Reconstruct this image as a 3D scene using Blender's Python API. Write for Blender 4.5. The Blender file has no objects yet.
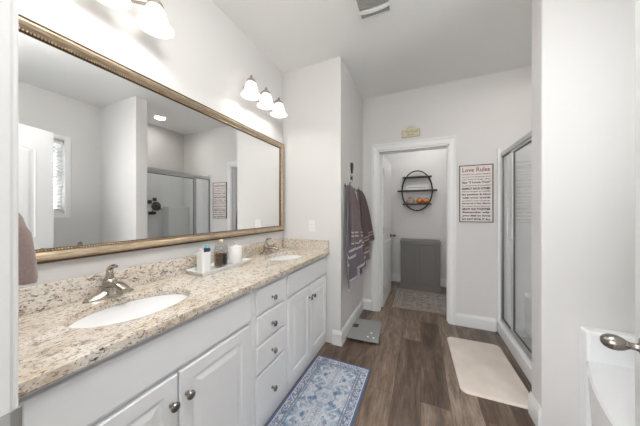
import bpy, bmesh, math, random
from mathutils import Vector, Matrix
random.seed(7)
PI = math.pi
C = bpy.context.scene.collection
SC = bpy.context.scene

# ------------------------------------------------------------------ camera, world, exposure
cd = bpy.data.cameras.new('camera'); cam = bpy.data.objects.new('camera', cd); C.objects.link(cam)
cd.sensor_width = 36; cd.lens = 229.64 / 640 * 36; cd.shift_y = -0.0018; cd.clip_start = 0.01
cam.location = (0, 0, 1.266); cam.rotation_euler = (PI / 2, 0, math.radians(23.65))
SC.camera = cam
w = bpy.data.worlds.new('daylight'); SC.world = w; w.use_nodes = True
w.node_tree.nodes['Background'].inputs[0].default_value = (0.93, 0.965, 1.0, 1)
w.node_tree.nodes['Background'].inputs[1].default_value = 0.2
SC.view_settings.view_transform = 'Standard'; SC.view_settings.look = 'None'
SC.view_settings.gamma = 1; SC.view_settings.use_curve_mapping = False
SC.view_settings.exposure = 1.79
def area(name, loc, rot, sx, sy, power, col=(1, 1, 1)):
    l = bpy.data.lights.new(name, 'AREA'); l.shape = 'RECTANGLE'; l.size = sx; l.size_y = sy; l.energy = power; l.color = col
    o = bpy.data.objects.new(name, l); C.objects.link(o); o.location = loc; o.rotation_euler = rot
    return o
# daylight outside the tub window, and two added, unseen fill panels behind the doorway
area('window_daylight', (1.80, 0.895, 1.55), (0, PI / 2 + 0.45, 0), 1.2, 1.2, 7.5, (0.93, 0.97, 1.0))
area('bedroom_side_fill', (-1.7, -2.4, 1.3), (PI / 2, 0, -math.radians(38)), 2.0, 1.9, 17, (0.97, 0.985, 1.0))
area('bedroom_fill', (-0.65, -2.6, 1.3), (PI / 2, 0, -math.radians(14)), 2.0, 1.9, 16, (0.97, 0.985, 1.0))
BULB = 12.0

# ------------------------------------------------------------------ materials
def mat(name, col, rough=0.5, metal=0.0, **k):
    m = bpy.data.materials.new(name); m.use_nodes = True
    b = m.node_tree.nodes['Principled BSDF']
    b.inputs['Base Color'].default_value = (*col, 1); b.inputs['Roughness'].default_value = rough
    b.inputs['Metallic'].default_value = metal
    for a, v in k.items(): b.inputs[a.replace('_', ' ')].default_value = v
    return m
def srgb(r, g, b):
    f = lambda c: (c / 255 / 12.92) if c <= 10 else ((c / 255 + .055) / 1.055) ** 2.4
    return (f(r), f(g), f(b))
class NT:
    def __init__(s, m): s.t = m.node_tree; s.b = s.t.nodes['Principled BSDF']
    def n(s, typ, **k):
        x = s.t.nodes.new(typ)
        for a, v in k.items(): setattr(x, a, v)
        return x
    def l(s, a, b): s.t.links.new(a, b)
    def val(s, x, v):
        if hasattr(v, 'links') or hasattr(v, 'is_linked'): s.l(v, x)
        else: x.default_value = v
    def math(s, op, a, b=0.0, c=0.0):
        x = s.n('ShaderNodeMath', operation=op)
        s.val(x.inputs[0], a); s.val(x.inputs[1], b); s.val(x.inputs[2], c)
        return x.outputs[0]
    def mix(s, f, a, b, blend='MIX'):
        x = s.n('ShaderNodeMix', data_type='RGBA', blend_type=blend)
        s.val(x.inputs[0], f)
        for i, v in ((6, a), (7, b)):
            if isinstance(v, tuple): x.inputs[i].default_value = (*v[:3], 1)
            else: s.l(v, x.inputs[i])
        return x.outputs[2]
    def coords(s, kind='Object', scale=(1, 1, 1), rot=(0, 0, 0)):
        c = s.n('ShaderNodeTexCoord'); mp = s.n('ShaderNodeMapping')
        mp.inputs['Scale'].default_value = scale; mp.inputs['Rotation'].default_value = rot
        s.l(c.outputs[kind], mp.inputs[0]); return mp.outputs[0]
    def noise(s, v, scale, detail=4, rough=0.6, dist=0.0):
        x = s.n('ShaderNodeTexNoise'); s.l(v, x.inputs['Vector'])
        x.inputs['Scale'].default_value = scale; x.inputs['Detail'].default_value = detail
        x.inputs['Roughness'].default_value = rough; x.inputs['Distortion'].default_value = dist
        return x.outputs['Fac']
    def voro(s, v, scale, feature='F1', out='Distance'):
        x = s.n('ShaderNodeTexVoronoi', feature=feature); s.l(v, x.inputs['Vector'])
        x.inputs['Scale'].default_value = scale; return x.outputs[out]
    def ramp(s, f, stops):
        x = s.n('ShaderNodeValToRGB'); e = x.color_ramp.elements
        while len(e) < len(stops): e.new(0.5)
        for i, (p, c) in enumerate(stops):
            e[i].position = p; e[i].color = (*c, 1) if isinstance(c, tuple) else (c, c, c, 1)
        s.l(f, x.inputs[0]); return x.outputs[0]
    def base(s, c): s.l(c, s.b.inputs['Base Color'])
    def bump(s, h, strength=0.2, dist=0.002):
        x = s.n('ShaderNodeBump'); x.inputs['Strength'].default_value = strength; x.inputs['Distance'].default_value = dist
        s.l(h, x.inputs['Height']); s.l(x.outputs[0], s.b.inputs['Normal'])

def painted(name, col, rough, amt=0.05):
    m = mat(name, col, rough); t = NT(m); v = t.coords()
    t.bump(t.noise(v, 260, 2), amt, 0.001); return m
M = {}
M['wall'] = painted('warm grey wall paint', srgb(219, 217, 215), 0.75)
M['ceil'] = painted('ceiling paint', srgb(240, 240, 239), 0.85, 0.1)
M['trim'] = painted('white trim paint', srgb(232, 232, 231), 0.35, 0.02)
M['door'] = painted('white door paint', srgb(230, 230, 229), 0.4, 0.02)
M['cab'] = painted('white cabinet paint', srgb(240, 241, 243), 0.38, 0.02)
M['gap'] = mat('shadowed cabinet inside', srgb(150, 150, 150), 0.6)
M['ceramic'] = mat('white ceramic', srgb(240, 240, 239), 0.12, Coat_Weight=0.3)
M['acrylic'] = mat('white acrylic', srgb(236, 237, 238), 0.2)
M['plastic'] = mat('white plastic', srgb(234, 234, 231), 0.35)
M['nickel'] = mat('brushed nickel', srgb(186, 178, 168), 0.24, 1.0)
M['knob'] = mat('dark satin nickel', srgb(150, 145, 139), 0.26, 1.0)
M['chrome'] = mat('chrome', srgb(215, 213, 210), 0.1, 1.0)
M['alum'] = mat('silver aluminium', srgb(196, 196, 194), 0.34, 0.85)
M['mirror'] = mat('mirror silver', (0.945, 0.955, 0.955), 0.0, 1.0)
M['black'] = mat('black plastic', srgb(28, 27, 27), 0.4)
M['dgrey'] = mat('dark grey rubber', srgb(70, 70, 72), 0.5)
M['bmetal'] = mat('matte black metal', srgb(32, 28, 27), 0.45, 0.6)
M['darkwood'] = mat('dark stained wood', srgb(48, 36, 30), 0.5)
M['red'] = mat('dark red ink', srgb(140, 72, 64), 0.6)
M['ink'] = mat('black ink', srgb(48, 42, 42), 0.6)
M['board'] = mat('pale sign board', srgb(226, 218, 214), 0.6)
M['navy'] = mat('navy plastic', srgb(38, 52, 92), 0.35)
M['teal'] = mat('teal plastic', srgb(140, 200, 205), 0.35)
M['brown'] = mat('brown filling', srgb(112, 82, 60), 0.6)
M['orange'] = mat('orange ceramic', srgb(205, 130, 62), 0.5)
M['pinkish'] = mat('pale pinkish brown cloth', srgb(178, 156, 142), 0.8)
M['whiteblock'] = mat('white painted wood', srgb(225, 225, 225), 0.6)
M['greyink'] = mat('grey ink', srgb(150, 150, 152), 0.6)
M['cream'] = mat('cream knob', srgb(222, 208, 184), 0.4)
M['vent_dark'] = mat('grey vent mesh', srgb(172, 172, 170), 0.7)
M['lcd'] = mat('dark display', srgb(70, 78, 78), 0.2)
M['dusk'] = mat('silver emblem', srgb(215, 222, 222), 0.3, 0.3)

# gold mirror frame
m = mat('champagne gold frame', srgb(184, 164, 138), 0.3, 0.6); t = NT(m); v = t.coords(scale=(30, 3, 30))
t.base(t.ramp(t.noise(v, 6, 5), [(0.3, srgb(156, 134, 106)), (0.7, srgb(204, 188, 166))])); M['gold'] = m
m = mat('dark bronze frame edge', srgb(92, 72, 48), 0.4, 0.6); M['bronze'] = m

# granite
m = mat('cream granite', (0.6, 0.5, 0.4), 0.16); t = NT(m)
v = t.coords(scale=(1, 0.62, 1)); 
big = t.noise(v, 8, 5, 0.6, 0.6); med = t.noise(v, 52, 5, 0.72, 0.6); fine = t.noise(v, 150, 3, 0.7)
c = t.ramp(big, [(0.30, srgb(200, 182, 154)), (0.48, srgb(222, 211, 196)), (0.66, srgb(232, 226, 217))])
c = t.mix(t.ramp(med, [(0.36, 1.0), (0.47, 0.0)]), c, srgb(160, 143, 128))
c = t.mix(t.ramp(t.noise(v, 55, 3, 0.6, 0.8), [(0.58, 0.0), (0.68, 0.85)]), c, srgb(236, 228, 212))
c = t.mix(t.ramp(fine, [(0.35, 0.95), (0.43, 0.0)]), c, srgb(104, 88, 78))
c = t.mix(t.ramp(t.noise(v, 62, 4, 0.75, 1.0), [(0.36, 1.0), (0.41, 0.0)]), c, srgb(74, 62, 60))
t.base(c); M['granite'] = m

# wood-look plank floor, boards run along Y
m = mat('brown plank flooring', (0.1, 0.08, 0.06), 0.33); t = NT(m)
co = t.coords(rot=(0, 0, PI / 2))
br = t.n('ShaderNodeTexBrick'); t.l(co, br.inputs['Vector']); br.offset = 0.37; br.offset_frequency = 2
br.inputs['Scale'].default_value = 1; br.inputs['Brick Width'].default_value = 1.22; br.inputs['Row Height'].default_value = 0.178
br.inputs['Mortar Size'].default_value = 0.0009; br.inputs['Color1'].default_value = (0, 0, 0, 1); br.inputs['Color2'].default_value = (1, 1, 1, 1)
br.inputs['Mortar'].default_value = (0.5, 0.5, 0.5, 1); br.inputs['Bias'].default_value = 0.0
cx = t.n('ShaderNodeTexCoord'); addv = t.n('ShaderNodeVectorMath', operation='ADD'); mulv = t.n('ShaderNodeVectorMath', operation='MULTIPLY')
t.l(br.outputs['Color'], mulv.inputs[0]); mulv.inputs[1].default_value = (7.3, 5.1, 3.0)
t.l(cx.outputs['Object'], addv.inputs[0]); t.l(mulv.outputs[0], addv.inputs[1])
mp = t.n('ShaderNodeMapping'); mp.inputs['Scale'].default_value = (1, 0.13, 1); t.l(addv.outputs[0], mp.inputs[0])
g1 = t.noise(mp.outputs[0], 13, 7, 0.72, 0.9); g2 = t.noise(mp.outputs[0], 70, 4, 0.6, 0.2)
tone = t.math('ADD', t.math('MULTIPLY', br.outputs['Color'], 0.21), t.math('MULTIPLY', g1, 0.82))
c = t.ramp(tone, [(0.30, srgb(66, 51, 41)), (0.46, srgb(105, 86, 71)), (0.58, srgb(134, 115, 99)), (0.74, srgb(168, 151, 136))])
c = t.mix(t.ramp(g2, [(0.35, 0.45), (0.55, 0.0)]), c, srgb(58, 47, 41))
c = t.mix(br.outputs['Fac'], c, srgb(38, 30, 26)); t.base(c)
t.bump(g2, 0.12, 0.001); M['floor'] = m

# carpet of the bedroom behind the camera
m = mat('beige carpet', srgb(170, 160, 148), 0.95); M['carpet'] = m

def rug_mat(name, hx, hy, edge, border, line, inner, dark, pale, bw):
    m = mat(name, (0.5, 0.5, 0.5), 0.95); t = NT(m); v = t.coords()
    sx = t.n('ShaderNodeSeparateXYZ'); t.l(v, sx.inputs[0])
    wob = t.math('MULTIPLY', t.math('SUBTRACT', t.noise(v, 22, 2), 0.5), 0.006)
    dx = t.math('SUBTRACT', hx, t.math('ABSOLUTE', sx.outputs[0])); dy = t.math('SUBTRACT', hy, t.math('ABSOLUTE', sx.outputs[1]))
    d = t.math('ADD', t.math('MINIMUM', dx, dy), wob)
    # mirrored field so that the motif repeats symmetrically
    cmb = t.n('ShaderNodeCombineXYZ'); t.l(t.math('ABSOLUTE', sx.outputs[0]), cmb.inputs[0])
    t.l(t.math('PINGPONG', sx.outputs[1], 0.19), cmb.inputs[1])
    mot = t.noise(cmb.outputs[0], 24, 4, 0.65, 1.2); fade = t.noise(v, 11, 5, 0.75); gr = t.noise(v, 240, 2)
    c = t.mix(t.ramp(mot, [(0.43, 0.0), (0.54, 1.0)]), pale, inner)
    c = t.mix(t.ramp(t.noise(cmb.outputs[0], 22, 5, 0.8, 0.8), [(0.51, 0.0), (0.57, 0.95)]), c, dark)
    c = t.mix(t.ramp(fade, [(0.48, 0.0), (0.70, 0.6)]), c, pale)
    bd = t.mix(t.ramp(t.noise(v, 52, 3, 0.65, 1.6), [(0.43, 0.0), (0.54, 1.0)]), pale, border)
    def band(lo, hi): return t.math('MULTIPLY', t.math('GREATER_THAN', d, lo), t.math('LESS_THAN', d, hi))
    c = t.mix(t.math('LESS_THAN', d, bw), c, bd)
    c = t.mix(band(bw, bw + .010), c, line); c = t.mix(band(bw + .02, bw + .025), c, border)
    c = t.mix(band(.016, .022), c, pale); c = t.mix(t.math('LESS_THAN', d, .016), c, edge)
    c = t.mix(t.math('MULTIPLY', gr, 0.18), c, pale)
    t.base(c); t.bump(gr, 0.5, 0.002); return m

# towels: woven stripes near the hems, in the v coordinate of the cloth
def towel_mat(name, col, stripe, marks):
    m = mat(name, col, 0.95, Sheen_Weight=0.25); t = NT(m)
    u = t.n('ShaderNodeUVMap'); s = t.n('ShaderNodeSeparateXYZ'); t.l(u.outputs[0], s.inputs[0])
    gr = t.noise(t.coords(), 150, 3); c = t.mix(gr, tuple(x * 0.75 for x in col), tuple(min(1, x * 1.25) for x in col))
    for lo, hi in marks:
        f = t.math('MULTIPLY', t.math('GREATER_THAN', s.outputs[1], lo), t.math('LESS_THAN', s.outputs[1], hi))
        c = t.mix(f, c, stripe)
    t.base(c); t.bump(gr, 0.6, 0.003); return m
M['towel_mauve'] = towel_mat('mauve terry', srgb(114, 98, 100), srgb(200, 188, 186), [(.79, .815), (.85, .875), (.975, 1.1)])
M['towel_blue'] = towel_mat('blue grey terry', srgb(110, 102, 110), srgb(188, 186, 194), [(.66, .685), (.73, .755), (.965, 1.1)])
M['towel_brown'] = towel_mat('brown mauve terry', srgb(94, 78, 78), srgb(168, 152, 148), [(.80, .82), (.85, .87), (.975, 1.1)])
M['towel_pink'] = towel_mat('dusty pink fleece', srgb(142, 122, 118), srgb(160, 140, 136), [(.97, 1.1)])

# thin clear glass
def glass(name, tint, refl, rough=0.0):
    m = bpy.data.materials.new(name); m.use_nodes = True; nt = m.node_tree; nt.nodes.clear()
    o = nt.nodes.new('ShaderNodeOutputMaterial'); mx = nt.nodes.new('ShaderNodeMixShader')
    tr = nt.nodes.new('ShaderNodeBsdfTransparent'); gl = nt.nodes.new('ShaderNodeBsdfGlossy'); lw = nt.nodes.new('ShaderNodeLayerWeight')
    pw = nt.nodes.new('ShaderNodeMath'); pw.operation = 'POWER'; pw.inputs[1].default_value = 5; fr = nt.nodes.new('ShaderNodeMath'); fr.operation = 'MULTIPLY_ADD'
    lw.inputs[0].default_value = 0.5; nt.links.new(lw.outputs['Facing'], pw.inputs[0]); nt.links.new(pw.outputs[0], fr.inputs[0]); fr.inputs[1].default_value = 0.95; fr.inputs[2].default_value = ((refl - 1) / (refl + 1)) ** 2
    tr.inputs[0].default_value = (*tint, 1); gl.inputs['Roughness'].default_value = rough
    nt.links.new(fr.outputs[0], mx.inputs[0]); nt.links.new(tr.outputs[0], mx.inputs[1]); nt.links.new(gl.outputs[0], mx.inputs[2])
    nt.links.new(mx.outputs[0], o.inputs[0]); return m
M['glass'] = glass('clear shower glass', (0.985, 0.992, 0.988), 1.45)
M['jar'] = glass('clear jar glass', (0.93, 0.94, 0.94), 1.4)
M['pane'] = glass('window pane glass', (0.97, 0.98, 0.98), 1.3)
def emit(name, col, s, extra=None):
    m = mat(name, extra or (0.9, 0.9, 0.9), 0.3)
    b = m.node_tree.nodes['Principled BSDF']; b.inputs['Emission Color'].default_value = (*col, 1); b.inputs['Emission Strength'].default_value = s
    return m
M['bulb'] = emit('lit bulb', (1.0, 0.97, 0.93), BULB)
m = emit('lit frosted glass shade', (1.0, 0.97, 0.93), 0.3, srgb(205, 204, 200)); M['shade'] = m
nt_ = m.node_tree; tl = nt_.nodes.new('ShaderNodeBsdfTranslucent'); tl.inputs[0].default_value = (.5, .495, .485, 1); mx_ = nt_.nodes.new('ShaderNodeMixShader'); mx_.inputs[0].default_value = 0.45
out_ = [n for n in nt_.nodes if n.type == 'OUTPUT_MATERIAL'][0]
nt_.links.new(nt_.nodes['Principled BSDF'].outputs[0], mx_.inputs[1]); nt_.links.new(tl.outputs[0], mx_.inputs[2]); nt_.links.new(mx_.outputs[0], out_.inputs[0])
M['can'] = emit('lit downlight lens', (1.0, 0.96, 0.9), 24)
m = mat('window blind vinyl', srgb(236, 236, 234), 0.4); m.node_tree.nodes['Principled BSDF'].inputs['Transmission Weight'].default_value = 0.0
M['blind'] = m

# ------------------------------------------------------------------ mesh helpers
def BM(): return bmesh.new()
def link(name, bm, m, parent=None, smooth=False, loc=None, bevel=0.0, solid=0.0):
    me = bpy.data.meshes.new(name); bmesh.ops.recalc_face_normals(bm, faces=bm.faces); bm.to_mesh(me); bm.free()
    o = bpy.data.objects.new(name, me); C.objects.link(o)
    me.materials.append(M[m] if isinstance(m, str) else m)
    if smooth:
        for p in me.polygons: p.use_smooth = True
        try: me.set_sharp_from_angle(angle=math.radians(40))
        except Exception: pass
    if parent: o.parent = parent
    if loc: o.location = loc
    if solid:
        s = o.modifiers.new('thickness', 'SOLIDIFY'); s.thickness = solid; s.offset = 0
    if bevel:
        b = o.modifiers.new('bevel', 'BEVEL'); b.width = bevel; b.segments = 2; b.limit_method = 'ANGLE'; b.angle_limit = math.radians(40)
    return o
def box(bm, x0, x1, y0, y1, z0, z1, mtx=None):
    v = [bm.verts.new((x, y, z)) for x in (x0, x1) for y in (y0, y1) for z in (z0, z1)]
    if mtx:
        for q in v: q.co = mtx @ q.co
    for f in ((0, 1, 3, 2), (4, 6, 7, 5), (0, 4, 5, 1), (2, 3, 7, 6), (0, 2, 6, 4), (1, 5, 7, 3)): bm.faces.new([v[i] for i in f])
    return bm
def loft(bm, rings, cap0=True, cap1=True, closed=True):
    R = [[bm.verts.new(p) for p in r] for r in rings]
    n = len(R[0])
    for a, b in zip(R, R[1:]):
        for i in range(n if closed else n - 1):
            j = (i + 1) % n; bm.faces.new((a[i], a[j], b[j], b[i]))
    if cap0: bm.faces.new(R[0][::-1])
    if cap1: bm.faces.new(R[-1])
    return bm
def lathe(bm, prof, seg=24, c=(0, 0, 0), mtx=None, sx=1, sy=1, cap0=True, cap1=True):
    rings = []
    for r, z in prof:
        ring = []
        for i in range(seg):
            a = 2 * PI * i / seg; p = Vector((r * sx * math.cos(a), r * sy * math.sin(a), z))
            if mtx: p = mtx @ p
            ring.append(p + Vector(c))
        rings.append(ring)
    return loft(bm, rings, cap0, cap1)
def tube(bm, pts, r, seg=10, closed=False):
    pts = [Vector(p) for p in pts]; n = len(pts); rings = []; up = None
    for i, p in enumerate(pts):
        if closed: d = pts[(i + 1) % n] - pts[i - 1]
        else: d = pts[min(i + 1, n - 1)] - pts[max(i - 1, 0)]
        d.normalize()
        if up is None: up = Vector((0, 0, 1)) if abs(d.z) < 0.9 else Vector((1, 0, 0))
        a = d.cross(up).normalized(); up = a.cross(d).normalized()
        rr = r[i] if isinstance(r, (list, tuple)) else r
        rings.append([p + rr * (math.cos(2 * PI * k / seg) * a + math.sin(2 * PI * k / seg) * up) for k in range(seg)])
    if closed: rings.append(rings[0]); return loft(bm, rings, False, False)
    return loft(bm, rings)
def prism(bm, poly, z0, z1, mtx=None):
    r = [[Vector((x, y, z)) for x, y in poly] for z in (z0, z1)]
    if mtx: r = [[mtx @ p for p in q] for q in r]
    return loft(bm, r)
def rrect(w, h, r, n=6):
    out = []
    for cx, cy, a0 in ((w / 2 - r, h / 2 - r, 0), (-w / 2 + r, h / 2 - r, 90), (-w / 2 + r, -h / 2 + r, 180), (w / 2 - r, -h / 2 + r, 270)):
        for i in range(n + 1):
            a = math.radians(a0 + 90 * i / n); out.append((cx + r * math.cos(a), cy + r * math.sin(a)))
    return out
# frames: local (a, b, depth) -> world; depth points out of the face
FX = lambda x, y, z: Matrix(((0, 0, 1, x), (1, 0, 0, y), (0, 1, 0, z), (0, 0, 0, 1)))      # face looks +X, a=Y b=Z
FXN = lambda x, y, z: Matrix(((0, 0, -1, x), (-1, 0, 0, y), (0, 1, 0, z), (0, 0, 0, 1)))   # face looks -X
FY = lambda x, y, z: Matrix(((1, 0, 0, x), (0, 0, -1, y), (0, 1, 0, z), (0, 0, 0, 1)))     # face looks -Y, a=X b=Z
def nest(bm, a0, a1, b0, b1, steps, mtx, back=-0.018):
    rings = [[(a0, b0, back), (a1, b0, back), (a1, b1, back), (a0, b1, back)]]
    for o, d in steps: rings.append([(a0 + o, b0 + o, d), (a1 - o, b0 + o, d), (a1 - o, b1 - o, d), (a0 + o, b1 - o, d)])
    return loft(bm, [[mtx @ Vector(p) for p in r] for r in rings])
SLAB = [(0, -.004), (.004, 0)]
RAISED = [(0, -.004), (.004, 0), (.052, 0), (.058, -.007), (.066, -.007), (.092, -.001)]
SHAKER = [(0, -.003), (.003, 0), (.055, 0), (.057, -.014)]

def tag(o, label, cat, group=None, kind=None):
    o['label'] = label; o['category'] = cat
    if group: o['group'] = group
    if kind: o['kind'] = kind
    return o
def thing(name, label, cat, loc=(0, 0, 0), rz=0, group=None):
    o = bpy.data.objects.new(name, None); C.objects.link(o); o.location = loc; o.rotation_euler = (0, 0, rz)
    o.empty_display_size = 0.05
    return tag(o, label, cat, group)
def struct(name, bm, m, parent=None, **k):
    o = link(name, bm, m, parent, **k)
    if not parent: o['kind'] = 'structure'
    return o
def dup(root, loc, label, group=None):
    r = root.copy(); C.objects.link(r); r.location = loc; r['label'] = label
    if group: r['group'] = group
    for ch in list(root.children):
        c = ch.copy(); C.objects.link(c); c.parent = r
        for g in list(ch.children):
            d = g.copy(); C.objects.link(d); d.parent = c
    return r
def text_bm(lines_or_text, width, height, depth, mtx, font_shear=0.0, bold=0.0):
    cu = bpy.data.curves.new('lettering', 'FONT'); cu.body = lines_or_text; cu.resolution_u = 2; cu.shear = font_shear; cu.offset = bold
    o = bpy.data.objects.new('lettering_source', cu); C.objects.link(o)
    bpy.context.view_layer.update()
    me = bpy.data.meshes.new_from_object(o.evaluated_get(bpy.context.evaluated_depsgraph_get()))
    bpy.data.objects.remove(o); bm = BM(); bm.from_mesh(me); bpy.data.meshes.remove(me); bpy.data.curves.remove(cu)
    xs = [v.co.x for v in bm.verts]; ys = [v.co.y for v in bm.verts]
    sx = width / (max(xs) - min(xs)); sy = height / (max(ys) - min(ys)); x0 = (max(xs) + min(xs)) / 2; y0 = min(ys)
    for v in bm.verts: v.co = mtx @ Vector(((v.co.x - x0) * sx, (v.co.y - y0) * sy, depth))
    return bm
def merge(dst, src):
    me = bpy.data.meshes.new('tmp'); src.to_mesh(me); dst.from_mesh(me); bpy.data.meshes.remove(me); src.free()

# ------------------------------------------------------------------ room dimensions (metres, camera at x=y=0)
XW, XR, YD, YE, XS, YF, H = -1.335, 1.485, 0.129, 2.07, -0.693, 2.974, 2.74
XP, YP0, YP1 = 0.638, 1.722, 1.857      # partition between tub and shower
YC, XCL, XCR = 4.40, -0.80, 0.95       # closet
# floor, ceiling
struct('floor', box(BM(), -1.7, 1.7, -0.05, 4.6, -0.08, 0), 'floor')
struct('floor_bedroom', box(BM(), -4, 4, -5, -0.05, -0.08, 0), 'carpet')
struct('ceiling', box(BM(), -1.6, 1.7, -0.02, 4.6, H, H + 0.1), 'ceil')
struct('wall_left', box(BM(), XW - .12, XW, -0.02, YE + .12, 0, H), 'wall')
struct('wall_end', box(BM(), XW, XS, YE, YE + .12, 0, H), 'wall')
struct('wall_side', box(BM(), XS - .12, XS, YE + .12, YF, 0, H), 'wall')
OX0, OX1, OZ = -0.49, 0.298, 2.04       # closet doorway
b = BM(); box(b, -1.5, OX0, YF, YF + .12, 0, H); box(b, OX1, XR + .12, YF, YF + .12, 0, H); box(b, OX0, OX1, YF, YF + .12, OZ, H)
struct('wall_far', b, 'wall')
WY0, WY1, WZ0, WZ1 = 0.42, 1.368, 1.25, 2.165   # window opening
b = BM(); box(b, XR, XR + .14, -0.02, WY0, 0, H); box(b, XR, XR + .14, WY1, YF, 0, H); box(b, XR, XR + .14, WY0, WY1, 0, WZ0); box(b, XR, XR + .14, WY0, WY1, WZ1, H)
struct('wall_right', b, 'wall')
struct('wall_partition', box(BM(), XP, XR, YP0, YP1, 0, H), 'wall', bevel=0.006)
DX0, DX1, DZ = -0.565, 0.345, 2.05     # doorway the camera stands in
b = BM(); box(b, XW, DX0 - .02, -0.02, YD, 0, H); box(b, DX1 + .02, XR, -0.02, YD, 0, H); box(b, DX0 - .02, DX1 + .02, -0.02, YD, DZ + .02, H)
struct('wall_near', b, 'wall')
struct('wall_closet_back', box(BM(), XCL - .1, XCR + .1, YC, YC + .1, 0, H), 'wall')
struct('wall_closet_left', box(BM(), XCL - .1, XCL, YF + .12, YC, 0, H), 'wall')
struct('wall_closet_right', box(BM(), XCR, XCR + .1, YF + .12, YC, 0, H), 'wall')

# trims: near door jamb and casing
b = BM(); box(b, DX0 - .02, DX0, -0.02, YD, 0, DZ); box(b, DX1, DX1 + .02, -0.02, YD, 0, DZ); box(b, DX0 - .02, DX1 + .02, -0.02, YD, DZ, DZ + .02)
struct('trim_1', b, 'trim')
b = BM(); box(b, DX0 - .09, DX0 - .004, YD, YD + .010, 0, DZ + .08); box(b, DX1 + .004, DX1 + .09, YD, YD + .010, 0, DZ + .08); box(b, DX0 - .004, DX1 + .004, YD, YD + .010, DZ + .004, DZ + .08)
struct('trim_2', b, 'trim', bevel=0.004)
# closet doorway casing (stepped profile) and jamb
def casing(x0, x1, z1, wd, y, cut=0.016):
    b = BM()
    outer = [(x0 - wd, 0), (x0 - wd, z1 + wd), (x1 + wd, z1 + wd), (x1 + wd, 0)]
    def ring(o, d): return [Vector((x0 - o, y - d, 0)), Vector((x0 - o, y - d, z1 + o)), Vector((x1 + max(o - cut, .004), y - d, z1 + o)), Vector((x1 + max(o - cut, .004), y - d, 0))]
    loft(b, [ring(wd, 0), ring(wd, .018), ring(wd - .02, .02), ring(wd - .028, .014), ring(.012, .012), ring(.004, .008), ring(.004, 0)], False, False, closed=False)
    return b
struct('trim_3', casing(OX0, OX1, OZ, .083, YF), 'trim')
b = BM(); box(b, OX0, OX0 + .012, YF - .001, YF + .121, 0, OZ); box(b, OX1 - .012, OX1, YF - .001, YF + .121, 0, OZ); box(b, OX0, OX1, YF - .001, YF + .121, OZ - .018, OZ)
box(b, OX0 + .012, OX0 + .02, YF + .05, YF + .085, 0, OZ - .018); box(b, OX1 - .02, OX1 - .012, YF + .05, YF + .085, 0, OZ - .018); box(b, OX0 + .012, OX1 - .012, YF + .05, YF + .085, OZ - .03, OZ - .018)
struct('trim_4', b, 'trim')

# baseboards: profile swept along straight runs
def baseb(name, x0, y0, x1, y1, nx, ny, h=.135, t=.015):
    b = BM(); prof = [(0, 0), (t, 0), (t, h - .03), (t * .75, h - .018), (t * .45, h - .006), (t * .4, h), (0, h)]
    loft(b, [[Vector((x + nx * d, y + ny * d, z)) for d, z in prof] for x, y in ((x0, y0), (x1, y1))])
    return struct(name, b, 'trim')
baseb('baseboard_far_right', OX1 + .067, YF, 0.725, YF, 0, -1)
baseb('baseboard_far_left', XS, YF, OX0 - .088, YF, 0, -1)
baseb('baseboard_side', XS, YE, XS, YF, 1, 0)
baseb('baseboard_end', -0.775, YE, XS + .015, YE, 0, -1)
baseb('baseboard_partition_end', XP, YP0, XP, YP1, -1, 0)
baseb('baseboard_closet_back', XCL, YC, XCR, YC, 0, -1)
baseb('baseboard_closet_right', XCR, YF + .12, XCR, YC, -1, 0)
baseb('baseboard_closet_left', XCL, YF + .12, XCL, YC, 1, 0)

# ------------------------------------------------------------------ doors
def arch_poly(a0, a1, b0, b1, rise, n=10):
    p = [(a0, b0), (a1, b0)]
    for i in range(n + 1):
        f = i / n; a = a1 + (a0 - a1) * f; p.append((a, b1 + rise * 0.5 * (1 - math.cos(2 * PI * f)) ))
    return p
def door_leaf(name, width, height, root_loc, rz, knob_side_z=0.897, hx_=-.004):
    # leaf runs along local +Y from the hinge, thickness along local X (0 .. .035), near face looks -X
    o = struct(name, box(BM(), 0, .035, 0, width, .012, height), 'door', bevel=.002); o.location = root_loc; o.rotation_euler = (0, 0, rz)
    for fx, sgn in ((0, -1), (.035, 1)):
        for poly in (arch_poly(.125, width - .125, 1.02, height - .20, .06), arch_poly(.125, width - .125, .22, .86, 0.0)):
            bb = BM(); n = len(poly); ca = sum(p[0] for p in poly) / n; cb = sum(p[1] for p in poly) / n
            def rg(k, d): return [Vector((fx + sgn * d, ca + (a - ca) * (1 - k / abs(width / 2 - .125)), cb + (q - cb) * (1 - k / .32))) for a, q in poly]
            loft(bb, [rg(0, -.004), rg(0, .001), rg(.006, .005), rg(.014, .001), rg(.03, .001), rg(.055, .005)])
            link('door_panel', bb, 'door', o)
    for sgn, fx in ((-1, 0), (1, .035)):
        kb = BM(); mt = Matrix.Translation((fx, width - .085, knob_side_z)) @ Matrix.Rotation(sgn * PI / 2, 4, 'Y')
        lathe(kb, [(.032, 0), (.033, .004), (.028, .009), (.013, .013), (.0095, .018), (.009, .028), (.011, .033), (.0165, .041), (.0205, .051), (.0215, .060), (.0198, .069), (.015, .077), (.008, .082), (.003, .083)], 28, mtx=mt)
        link('door_knob', kb, 'knob', o, smooth=True)
    hb = BM()
    for z in (.25, 1.02, height - .22):
        lathe(hb, [(.007, z - .045), (.007, z + .045)], 10, c=(hx_, -.004, 0)); box(hb, hx_ - .003, hx_ + .001, -.004, .045, z - .045, z + .045)
    link('hinge', hb, 'alum', o)
    return o
hx, hy = 0.335, 0.146
ang = math.atan2(0.577 - hx, 0.983 - hy)
o = door_leaf('door_1', 0.885, 2.03, (hx, hy, 0), -ang)
tag(o, 'white arched-panel entry door standing open at the right edge of the photo', 'door')
lp = BM(); box(lp, .004, .031, .884, .8875, .87, .96); link('latch_plate', lp, 'knob', o)
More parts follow.
